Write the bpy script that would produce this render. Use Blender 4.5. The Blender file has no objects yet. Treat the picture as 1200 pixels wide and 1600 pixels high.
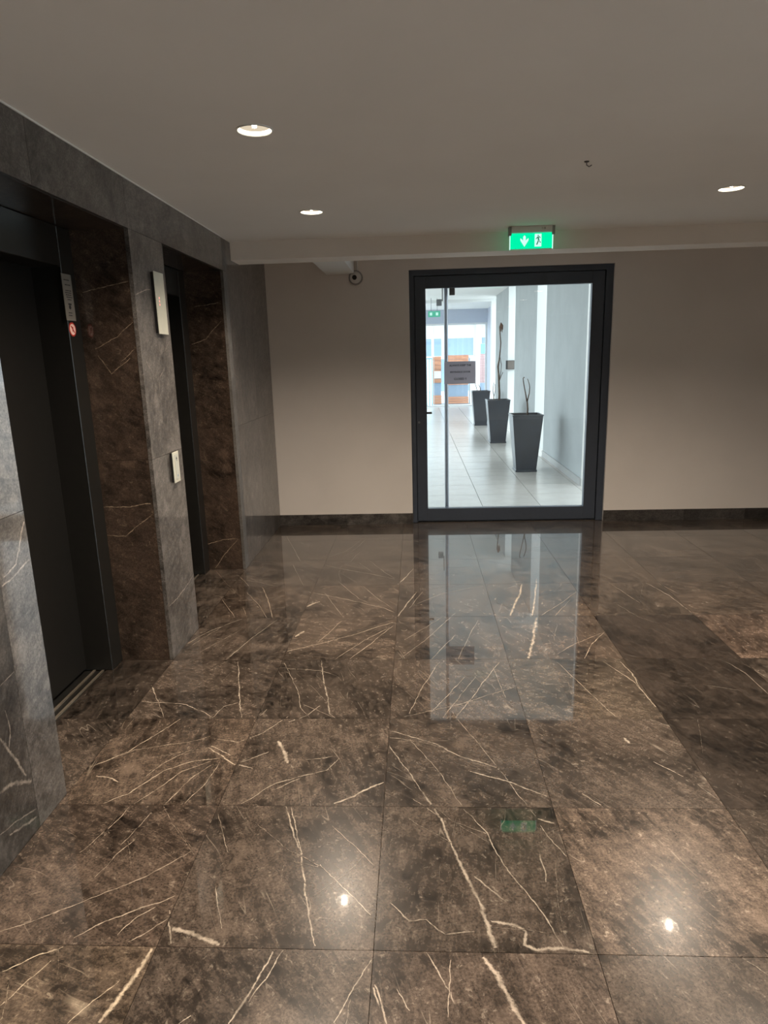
import bpy, bmesh, math, random
from mathutils import Vector, Matrix
random.seed(7)
C = bpy.context.scene.collection
SC = bpy.context.scene
PI = math.pi

# ------------------------------------------------------------------ camera
cam_data = bpy.data.cameras.new('camera')
cam = bpy.data.objects.new('camera', cam_data)
C.objects.link(cam)
cam_data.sensor_fit = 'VERTICAL'
cam_data.sensor_height = 36.0
cam_data.sensor_width = 27.0
cam_data.lens = 1038.98 / 1600 * 36.0
cam_data.clip_start = 0.05
cam_data.clip_end = 300
PITCH, YAW, ROLL = 0.22828529, 0.05240984, -0.02744827


def mat3(rows):
    return Matrix(rows)


_c, _s = math.cos, math.sin
_M = (mat3([[_c(ROLL), -_s(ROLL), 0], [_s(ROLL), _c(ROLL), 0], [0, 0, 1]])
      @ mat3([[1, 0, 0], [0, _c(PITCH), -_s(PITCH)], [0, _s(PITCH), _c(PITCH)]])
      @ mat3([[_c(YAW), 0, _s(YAW)], [0, 1, 0], [-_s(YAW), 0, _c(YAW)]])
      @ mat3([[1, 0, 0], [0, 0, -1], [0, 1, 0]]))
_R = Matrix([_M[0], -_M[1], -_M[2]]).transposed()
cam.matrix_world = Matrix.Translation((0, 0, 1.6)) @ _R.to_4x4()
SC.camera = cam

# ------------------------------------------------------------------ sky, sun, exposure
SKY = 4.5
SPOT = 170.0
SUN = 2.0
LAMP_EMIT = 5.0
world = bpy.data.worlds.new('sky')
SC.world = world
world.use_nodes = True
wn = world.node_tree
wn.nodes.clear()
wo = wn.nodes.new('ShaderNodeOutputWorld')
wb = wn.nodes.new('ShaderNodeBackground')
wb.inputs['Color'].default_value = (0.80, 0.93, 1.0, 1)
wb.inputs['Strength'].default_value = SKY
wn.links.new(wb.outputs[0], wo.inputs['Surface'])
sun_data = bpy.data.lights.new('sun', 'SUN')
sun_data.energy = SUN
sun_data.angle = 0.02
sun_data.color = (1.0, 0.95, 0.88)
sun = bpy.data.objects.new('sun', sun_data)
C.objects.link(sun)
sun.rotation_euler = Vector((0.55, 0.55, -1.0)).to_track_quat('-Z', 'Y').to_euler()
SC.view_settings.view_transform = 'Standard'
SC.view_settings.look = 'None'
SC.view_settings.exposure = 0.08
SC.view_settings.gamma = 1.0
SC.view_settings.use_curve_mapping = False
SC.cycles.max_bounces = 10
SC.cycles.diffuse_bounces = 5
SC.cycles.glossy_bounces = 5
SC.cycles.transparent_max_bounces = 12
SC.cycles.sample_clamp_indirect = 6.0
SC.cycles.caustics_reflective = True
SC.cycles.blur_glossy = 0.3
SC.cycles.use_denoising = True


# ------------------------------------------------------------------ helpers
def box(bm, x0, x1, y0, y1, z0, z1, mi=0):
    if x0 > x1: x0, x1 = x1, x0
    if y0 > y1: y0, y1 = y1, y0
    if z0 > z1: z0, z1 = z1, z0
    v = [bm.verts.new(p) for p in ((x0, y0, z0), (x1, y0, z0), (x1, y1, z0), (x0, y1, z0),
                                   (x0, y0, z1), (x1, y0, z1), (x1, y1, z1), (x0, y1, z1))]
    for q in ((3, 2, 1, 0), (4, 5, 6, 7), (0, 1, 5, 4), (1, 2, 6, 5), (2, 3, 7, 6), (3, 0, 4, 7)):
        f = bm.faces.new([v[i] for i in q])
        f.material_index = mi
    return bm


def boxes(*bs):
    bm = bmesh.new()
    for b in bs:
        box(bm, *b)
    return bm


def bevel(bm, w, seg=2):
    bmesh.ops.bevel(bm, geom=list(bm.edges), offset=w, segments=seg, affect='EDGES', profile=0.6)
    return bm


def lathe(bm, prof, n=32, axis='Z', centre=(0, 0, 0), close=True):
    """prof: list of (radius, height)"""
    rings = []
    cx, cy, cz = centre

    def put(r, h, a):
        x, y = r * _c(a), r * _s(a)
        if axis == 'Z': return (cx + x, cy + y, cz + h)
        if axis == 'Y': return (cx + x, cy + h, cz + y)
        return (cx + h, cy + x, cz + y)
    for r, h in prof:
        if r < 1e-6:
            rings.append([bm.verts.new(put(0, h, 0))])
        else:
            rings.append([bm.verts.new(put(r, h, 2 * PI * k / n)) for k in range(n)])
    for a, b in zip(rings, rings[1:]):
        for k in range(n):
            k2 = (k + 1) % n
            if len(a) == 1 and len(b) == 1: continue
            if len(a) == 1: bm.faces.new((a[0], b[k2], b[k]))
            elif len(b) == 1: bm.faces.new((a[k], a[k2], b[0]))
            else: bm.faces.new((a[k], a[k2], b[k2], b[k]))
    if close:
        for rg, flip in ((rings[0], True), (rings[-1], False)):
            if len(rg) > 1:
                bm.faces.new(rg[::-1] if flip else rg)
    bmesh.ops.recalc_face_normals(bm, faces=bm.faces)
    return bm


def tube(bm, pts, radii, n=8):
    pts = [Vector(p) for p in pts]
    rings = []
    for i, p in enumerate(pts):
        d = (pts[min(i + 1, len(pts) - 1)] - pts[max(i - 1, 0)]).normalized()
        a = d.cross(Vector((0.3, 1, 0.1))).normalized()
        b = d.cross(a).normalized()
        r = radii[i] if isinstance(radii, (list, tuple)) else radii
        rings.append([bm.verts.new(p + a * r * _c(2 * PI * k / n) + b * r * _s(2 * PI * k / n)) for k in range(n)])
    for a, b in zip(rings, rings[1:]):
        for k in range(n):
            bm.faces.new((a[k], a[(k + 1) % n], b[(k + 1) % n], b[k]))
    bm.faces.new(rings[0][::-1])
    bm.faces.new(rings[-1])
    bmesh.ops.recalc_face_normals(bm, faces=bm.faces)
    return bm


def obj(name, bm, mats, parent=None, smooth=False, origin=None):
    """one mesh object; origin (world) becomes its pivot; parents are never rotated"""
    if origin is None:
        co = [v.co for v in bm.verts]
        mn = Vector([min(c[i] for c in co) for i in range(3)])
        mx = Vector([max(c[i] for c in co) for i in range(3)])
        origin = (mn + mx) / 2
        origin.z = mn.z
    origin = Vector(origin)
    bmesh.ops.translate(bm, verts=bm.verts, vec=-origin)
    me = bpy.data.meshes.new(name)
    bm.to_mesh(me)
    bm.free()
    for m in (mats if isinstance(mats, (list, tuple)) else [mats]):
        me.materials.append(m)
    if smooth:
        for p in me.polygons: p.use_smooth = True
    o = bpy.data.objects.new(name, me)
    C.objects.link(o)
    place(o, origin, parent)
    return o


def world_loc(o):
    p = Vector(o.location)
    while o.parent:
        o = o.parent
        p += Vector(o.location)
    return p


def place(o, origin, parent):
    if parent:
        o.parent = parent
        o.location = Vector(origin) - world_loc(parent)
    else:
        o.location = origin


def tag(o, label, cat, group=None):
    o['label'] = label
    if cat: o['category'] = cat
    if group: o['group'] = group
    return o


def thing(name, loc, label, cat, group=None):
    o = bpy.data.objects.new(name, None)
    o.empty_display_size = 0.1
    C.objects.link(o)
    o.location = loc
    return tag(o, label, cat, group)


def struct(name, bm, m, label=None, parent=None, origin=None):
    o = obj(name, bm, m, parent, origin=origin)
    if not parent:
        o['kind'] = 'structure'
        if label: o['label'] = label
    return o


def dup(root, loc, label):
    r = root.copy()
    C.objects.link(r)
    r.location = loc
    r['label'] = label
    for ch in list(root.children):
        c = ch.copy()
        C.objects.link(c)
        c.parent = r
        for g in list(ch.children):
            d = g.copy()
            C.objects.link(d)
            d.parent = c
    return r


def text_mesh(name, s, size, m, parent, centre, facing='-Y', bold=0.0):
    cu = bpy.data.curves.new(name, 'FONT')
    cu.body = s
    cu.size = size
    cu.align_x = 'CENTER'
    cu.align_y = 'CENTER'
    cu.offset = bold
    tmp = bpy.data.objects.new('tmp', cu)
    C.objects.link(tmp)
    dg = bpy.context.evaluated_depsgraph_get()
    me = bpy.data.meshes.new_from_object(tmp.evaluated_get(dg))
    bpy.data.objects.remove(tmp)
    bpy.data.curves.remove(cu)
    if facing == '-Y':
        me.transform(Matrix.Rotation(PI / 2, 4, 'X'))
    elif facing == '+X':
        me.transform(Matrix.Rotation(PI / 2, 4, 'Z') @ Matrix.Rotation(PI / 2, 4, 'X'))
    me.materials.clear()
    me.materials.append(m)
    me.name = name
    o = bpy.data.objects.new(name, me)
    C.objects.link(o)
    place(o, centre, parent)
    return o


# ------------------------------------------------------------------ materials
def new_mat(name):
    m = bpy.data.materials.new(name)
    m.use_nodes = True
    nt = m.node_tree
    nt.nodes.clear()
    out = nt.nodes.new('ShaderNodeOutputMaterial')
    return m, nt, out


class N:
    """tiny node-building helper"""
    def __init__(self, nt): self.nt = nt

    def __call__(self, kind, ins=None, **props):
        n = self.nt.nodes.new(kind)
        for k, v in props.items(): setattr(n, k, v)
        for k, v in (ins or {}).items():
            s = n.inputs[k]
            if isinstance(v, bpy.types.NodeSocket): self.nt.links.new(v, s)
            else: s.default_value = v
        return n

    def math(self, op, a, b=0.0, clamp=False):
        n = self('ShaderNodeMath', {0: a, 1: b}, operation=op)
        n.use_clamp = clamp
        return n.outputs[0]

    def ramp(self, f, lo, hi, a=0.0, b=1.0):
        n = self('ShaderNodeMapRange', {'Value': f, 'From Min': lo, 'From Max': hi, 'To Min': a, 'To Max': b})
        n.interpolation_type = 'SMOOTHSTEP'
        return n.outputs[0]

    def mix(self, f, a, b, blend='MIX'):
        n = self('ShaderNodeMix', data_type='RGBA', blend_type=blend)
        for i, v in ((0, f), (6, a), (7, b)):
            s = n.inputs[i]
            if isinstance(v, bpy.types.NodeSocket): self.nt.links.new(v, s)
            else: s.default_value = v
        return n.outputs[2]

    def noise(self, vec, scale, detail=4, rough=0.55, dist=0.0):
        n = self('ShaderNodeTexNoise', {'Vector': vec, 'Scale': scale, 'Detail': detail, 'Roughness': rough, 'Distortion': dist})
        return n.outputs[0]


def rgb(r, g, b): return (r, g, b, 1)


def principled(name, col, rough=0.5, metal=0.0, coat=0.0, coat_rough=0.03, noise=0.0, nscale=8.0, bump=0.0, bscale=60.0, spec=0.5):
    m, nt, out = new_mat(name)
    n = N(nt)
    p = n('ShaderNodeBsdfPrincipled', {'Base Color': rgb(*col), 'Roughness': rough, 'Metallic': metal,
                                       'Coat Weight': coat, 'Coat Roughness': coat_rough, 'Specular IOR Level': spec})
    tc = n('ShaderNodeTexCoord').outputs['Object']
    if noise:
        f = n.noise(tc, nscale, 5)
        c = n.mix(n.ramp(f, 0.3, 0.7), rgb(*[x * (1 - noise) for x in col]), rgb(*[min(1, x * (1 + noise)) for x in col]))
        nt.links.new(c, p.inputs['Base Color'])
    if bump:
        b = n('ShaderNodeBump', {'Height': n.noise(tc, bscale, 6), 'Strength': bump, 'Distance': 0.002})
        nt.links.new(b.outputs[0], p.inputs['Normal'])
    nt.links.new(p.outputs[0], out.inputs['Surface'])
    return m


def emission(name, col, strength):
    m, nt, out = new_mat(name)
    e = N(nt)('ShaderNodeEmission', {'Color': rgb(*col), 'Strength': strength})
    nt.links.new(e.outputs[0], out.inputs['Surface'])
    return m


def marble(name, dark, light, vein, axis='Z', hair=1.0, rough=0.26, coat=1.0, coat_rough=0.016, speck=1.0, coat_ior=1.68, contrast=1.0, spec=0.22):
    m, nt, out = new_mat(name)
    n = N(nt)
    tc = n('ShaderNodeTexCoord').outputs['Object']
    info = n('ShaderNodeObjectInfo')
    rnd = info.outputs['Random']
    off = n('ShaderNodeCombineXYZ', {0: n.math('MULTIPLY', rnd, 61.0), 1: n.math('MULTIPLY', rnd, 37.0), 2: n.math('MULTIPLY', rnd, 83.0)}).outputs[0]
    vec = n('ShaderNodeVectorMath', {0: tc, 1: off}, operation='ADD').outputs[0]
    turn = n('ShaderNodeVectorRotate', {'Vector': vec, 'Angle': n.math('ADD', n.math('MULTIPLY', rnd, 1.6), 0.2)}, rotation_type=axis + '_AXIS').outputs[0]
    st = {'Z': (1.0, 3.6, 1.0), 'X': (1.0, 3.6, 1.0), 'Y': (3.6, 1.0, 1.0)}[axis]
    st2 = tuple(1.0 if s == 1.0 else 9.0 for s in st)
    rot = n('ShaderNodeMapping', {'Vector': turn, 'Scale': st}).outputs[0]
    rot2 = n('ShaderNodeMapping', {'Vector': turn, 'Scale': st2}).outputs[0]
    big = n.noise(vec, 3.2, 8, 0.62, 0.6)
    streak = n.noise(rot, 9.0, 12, 0.78, 0.4)
    mid = n.noise(vec, 26.0, 8, 0.72, 0.5)
    grit = n.noise(vec, 130.0, 3, 0.7)
    c = contrast
    t = n.math('ADD', n.math('MULTIPLY', n.ramp(big, 0.5 - 0.14 / c, 0.5 + 0.14 / c), 0.36),
               n.math('ADD', n.math('MULTIPLY', n.ramp(streak, 0.5 - 0.16 / c, 0.5 + 0.2 / c), 0.36), n.math('MULTIPLY', n.ramp(mid, 0.5 - 0.14 / c, 0.5 + 0.2 / c), 0.28)))
    t = n.math('MULTIPLY', t, n.ramp(grit, 0.25, 0.75, 0.5, 1.45))
    vo = n('ShaderNodeTexVoronoi', {'Vector': n('ShaderNodeVectorMath', {0: vec, 1: n('ShaderNodeVectorMath', {0: n('ShaderNodeTexNoise', {'Vector': vec, 'Scale': 14.0, 'Detail': 4.0}).outputs['Color'], 'Scale': 0.09}, operation='SCALE').outputs[0]}, operation='ADD').outputs[0], 'Scale': 8.0}, feature='F1').outputs['Distance']
    patch = n.math('MULTIPLY', n.math('SUBTRACT', 1.0, n.ramp(vo, 0.22, 0.42)), n.ramp(n.noise(vec, 2.4, 3), 0.50, 0.62))
    t = n.math('ADD', t, n.math('MULTIPLY', patch, 0.32))
    col = n.mix(t, rgb(*dark), rgb(*light))
    # pale crystalline flecks, some single, some in drifts
    sp = n.noise(vec, 52.0, 5, 0.7, 0.8)
    spf = n.math('MULTIPLY', n.ramp(sp, 0.57, 0.66), n.ramp(streak, 0.42, 0.60))
    col = n.mix(n.math('MULTIPLY', spf, 0.42 * speck), col, rgb(*[k * 0.75 for k in vein]))
    # straight hair veins along the bedding
    for sc_, w_, k_ in ((0.8, 0.004, 0.3),):
        r = n.noise(rot2 if sc_ < 1 else rot, sc_, 2.5, 0.45, 0.0)
        d = n.math('ABSOLUTE', n.math('SUBTRACT', r, 0.5))
        l = n.math('SUBTRACT', 1.0, n.ramp(d, 0.0, w_))
        mask = n.ramp(n.noise(vec, 5.3 + sc_, 3), 0.48, 0.62)
        col = n.mix(n.math('MULTIPLY', n.math('MULTIPLY', l, mask), k_ * hair), col, rgb(*vein))
    # the laid-out veins (their strength is stored on the mesh)
    at = n('ShaderNodeAttribute', attribute_name='vein').outputs['Fac']
    jit = n.math('MULTIPLY', n.math('SUBTRACT', n.noise(vec, 90.0, 5, 0.75), 0.5), 1.5)
    pat = n.noise(vec, 18.0, 5, 0.65)
    vf = n.ramp(n.math('ADD', at, jit), 0.40, 0.95)
    vf = n.math('MULTIPLY', vf, n.ramp(at, 0.02, 0.3))
    vf = n.math('MULTIPLY', vf, n.ramp(pat, 0.32, 0.6, 0.3, 1.0))
    col = n.mix(vf, col, rgb(*vein))
    col = n.mix(1.0, col, info.outputs['Color'], 'MULTIPLY')
    p = n('ShaderNodeBsdfPrincipled', {'Base Color': col, 'Roughness': rough, 'Specular IOR Level': spec, 'Coat Weight': coat, 'Coat Roughness': coat_rough, 'Coat IOR': coat_ior})
    nt.links.new(p.outputs[0], out.inputs['Surface'])
    return m


def thin_glass(name, tint=(0.97, 0.99, 1.0), ior=1.68):
    m, nt, out = new_mat(name)
    n = N(nt)
    fr = n('ShaderNodeFresnel', {'IOR': ior})
    tr = n('ShaderNodeBsdfTransparent', {'Color': rgb(*tint)})
    gl = n('ShaderNodeBsdfGlossy', {'Color': rgb(1, 1, 1), 'Roughness': 0.0})
    mx = n('ShaderNodeMixShader', {0: fr.outputs[0], 1: tr.outputs[0], 2: gl.outputs[0]})
    nt.links.new(mx.outputs[0], out.inputs['Surface'])
    return m


def planks(name, a, b):
    m, nt, out = new_mat(name)
    n = N(nt)
    tc = n('ShaderNodeTexCoord').outputs['Object']
    v = n('ShaderNodeMapping', {'Vector': tc, 'Scale': (1, 1, 14)}).outputs[0]
    col = n.mix(n.ramp(n.noise(v, 3.0, 5), 0.3, 0.7), rgb(*a), rgb(*b))
    p = n('ShaderNodeBsdfPrincipled', {'Base Color': col, 'Roughness': 0.6})
    nt.links.new(p.outputs[0], out.inputs['Surface'])
    return m


M_FLOOR = marble('brown_marble', (0.0045, 0.0034, 0.0027), (0.118, 0.091, 0.072), (0.40, 0.345, 0.28), contrast=1.35, speck=1.15, coat_ior=1.55)
M_WALL = marble('grey_marble', (0.013, 0.0118, 0.011), (0.165, 0.150, 0.138), (0.36, 0.31, 0.265), axis='X', hair=0.5, rough=0.3, coat=0.8, coat_rough=0.05, coat_ior=1.5, speck=0.6)
M_WALL_SATIN = marble('satin_grey_marble', (0.06, 0.055, 0.05), (0.16, 0.15, 0.14), (0.34, 0.29, 0.25), axis='X', hair=0.2, rough=0.5, coat=0.1, coat_rough=0.3, speck=0.4)
M_REVEAL = marble('dark_brown_marble', (0.004, 0.0028, 0.002), (0.115, 0.078, 0.057), (0.40, 0.31, 0.22), axis='Y', hair=0.7, rough=0.3)
M_GROUT = principled('dark_grout', (0.085, 0.066, 0.05), 0.8)
M_CORE = principled('wall_core', (0.10, 0.09, 0.08), 0.9)
M_PLASTER = principled('warm_grey_plaster', (0.66, 0.62, 0.585), 0.85, noise=0.03, nscale=1.5, bump=0.06, bscale=90)
M_CEIL = principled('ceiling_paint', (0.79, 0.785, 0.77), 0.9, noise=0.02, nscale=1.2, bump=0.05, bscale=70)
M_BEAM = principled('beam_paint', (0.78, 0.75, 0.71), 0.85, noise=0.03, nscale=2.0)
M_WHITE = principled('white_paint', (0.72, 0.73, 0.72), 0.6)
M_CORR = principled('corridor_plaster', (0.33, 0.352, 0.352), 0.75, noise=0.05, nscale=2.5)
M_REVW = principled('white_reveal_baked_daylight', (0.62, 0.63, 0.61), 0.7)  # white end faces paler than the wall; daylight brightness put into the colour
M_CORRC = principled('corridor_ceiling_paint', (0.75, 0.76, 0.74), 0.8)
M_CTILE = principled('beige_floor_tile', (0.52, 0.49, 0.45), 0.22, noise=0.04, nscale=5)
M_CGROUT = principled('tile_joint', (0.24, 0.22, 0.21), 0.9)
M_BLUEGREY = principled('blue_grey_paint', (0.45, 0.49, 0.57), 0.7)
M_ANTH = principled('anthracite_aluminium', (0.042, 0.053, 0.074), 0.42, metal=0.0, noise=0.04, nscale=30)
M_STEEL = principled('brushed_steel', (0.20, 0.21, 0.23), 0.4, metal=0.7, noise=0.04, nscale=40)
M_BLACK = principled('black_plastic', (0.01, 0.01, 0.011), 0.4, noise=0.05)
M_ELEV = principled('black_elevator_metal', (0.020, 0.019, 0.017), 0.30, metal=0.35, noise=0.06, nscale=20)
M_ELEVP = principled('black_door_metal', (0.017, 0.016, 0.0145), 0.36, metal=0.35, noise=0.06, nscale=20)
M_SILL = principled('sill_metal', (0.40, 0.34, 0.27), 0.35, metal=0.8, noise=0.05, nscale=30)
M_PLATE = principled('pale_metal_plate', (0.56, 0.55, 0.46), 0.4, metal=0.15, noise=0.03, nscale=30)
M_PLATEG = principled('grey_print_plate', (0.17, 0.155, 0.135), 0.5, noise=0.05)
M_INK = principled('black_ink', (0.012, 0.012, 0.012), 0.7)
M_PAPER, _nt, _out = new_mat('white_paper')
_n = N(_nt)
_d = _n('ShaderNodeBsdfDiffuse', {'Color': rgb(0.66, 0.63, 0.66)})
_t = _n('ShaderNodeBsdfTranslucent', {'Color': rgb(0.60, 0.58, 0.62)})
_x = _n('ShaderNodeMixShader', {0: 0.62, 1: _d.outputs[0], 2: _t.outputs[0]})
_nt.links.new(_x.outputs[0], _out.inputs['Surface'])
M_GLASS = thin_glass('door_glass')
M_GLASS2 = thin_glass('shopfront_glass', (0.93, 0.97, 1.0))
M_LAMP = emission('lamp_diffuser', (1.0, 0.86, 0.66), LAMP_EMIT)
M_LAMPC = emission('lamp_core', (1.0, 0.84, 0.62), 0.7)
M_BULB = emission('lamp_bulb', (1.0, 0.86, 0.66), 25.0)
M_REFL = principled('lamp_reflector', (0.9, 0.85, 0.75), 0.25, metal=0.6)
M_GREEN = emission('sign_green', (0.0, 0.80, 0.36), 1.1)
M_GWHITE = emission('sign_white', (0.62, 1.0, 0.88), 1.0)
M_GDARK = emission('sign_dark_green', (0.01, 0.16, 0.09), 1.0)
M_GREEN2 = emission('far_sign_green', (0.12, 0.62, 0.42), 0.8)
M_RED = emission('red_led', (1.0, 0.35, 0.28), 1.2)
M_STICKR = principled('red_print', (0.45, 0.03, 0.02), 0.5)
M_STICKP = principled('pale_pink_print', (0.85, 0.55, 0.47), 0.5)
M_POT = principled('dark_blue_grey_planter', (0.024, 0.033, 0.046), 0.32, noise=0.15, nscale=6, coat=0.3, coat_rough=0.1)
M_SOIL = principled('dry_soil', (0.08, 0.06, 0.05), 0.95, noise=0.3, nscale=40)
M_STEM = principled('dry_brown_stem', (0.10, 0.07, 0.05), 0.85, noise=0.3, nscale=30)
M_LEAFD = principled('withered_leaf', (0.13, 0.07, 0.045), 0.9, noise=0.3, nscale=30)
M_WOOD = planks('orange_wood', (0.42, 0.17, 0.09), (0.62, 0.30, 0.17))
M_PINK = planks('pinkish_wood', (0.36, 0.22, 0.21), (0.50, 0.34, 0.32))
M_BAND = principled('blue_grey_band', (0.25, 0.32, 0.40), 0.6)
M_TEAL = principled('teal_frame', (0.10, 0.42, 0.50), 0.4)
M_SKYBLUE = principled('sky_blue_panel', (0.20, 0.62, 0.90), 0.5)
M_FACADE = principled('white_facade', (0.80, 0.80, 0.78), 0.8, noise=0.02)
M_WINBLUE = principled('pale_blue_window', (0.26, 0.36, 0.47), 0.15)
M_PAVE = principled('pale_paving', (0.50, 0.50, 0.49), 0.8, noise=0.06, nscale=1)
M_DIRT = principled('grey_mark', (0.10, 0.095, 0.09), 0.9)

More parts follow.
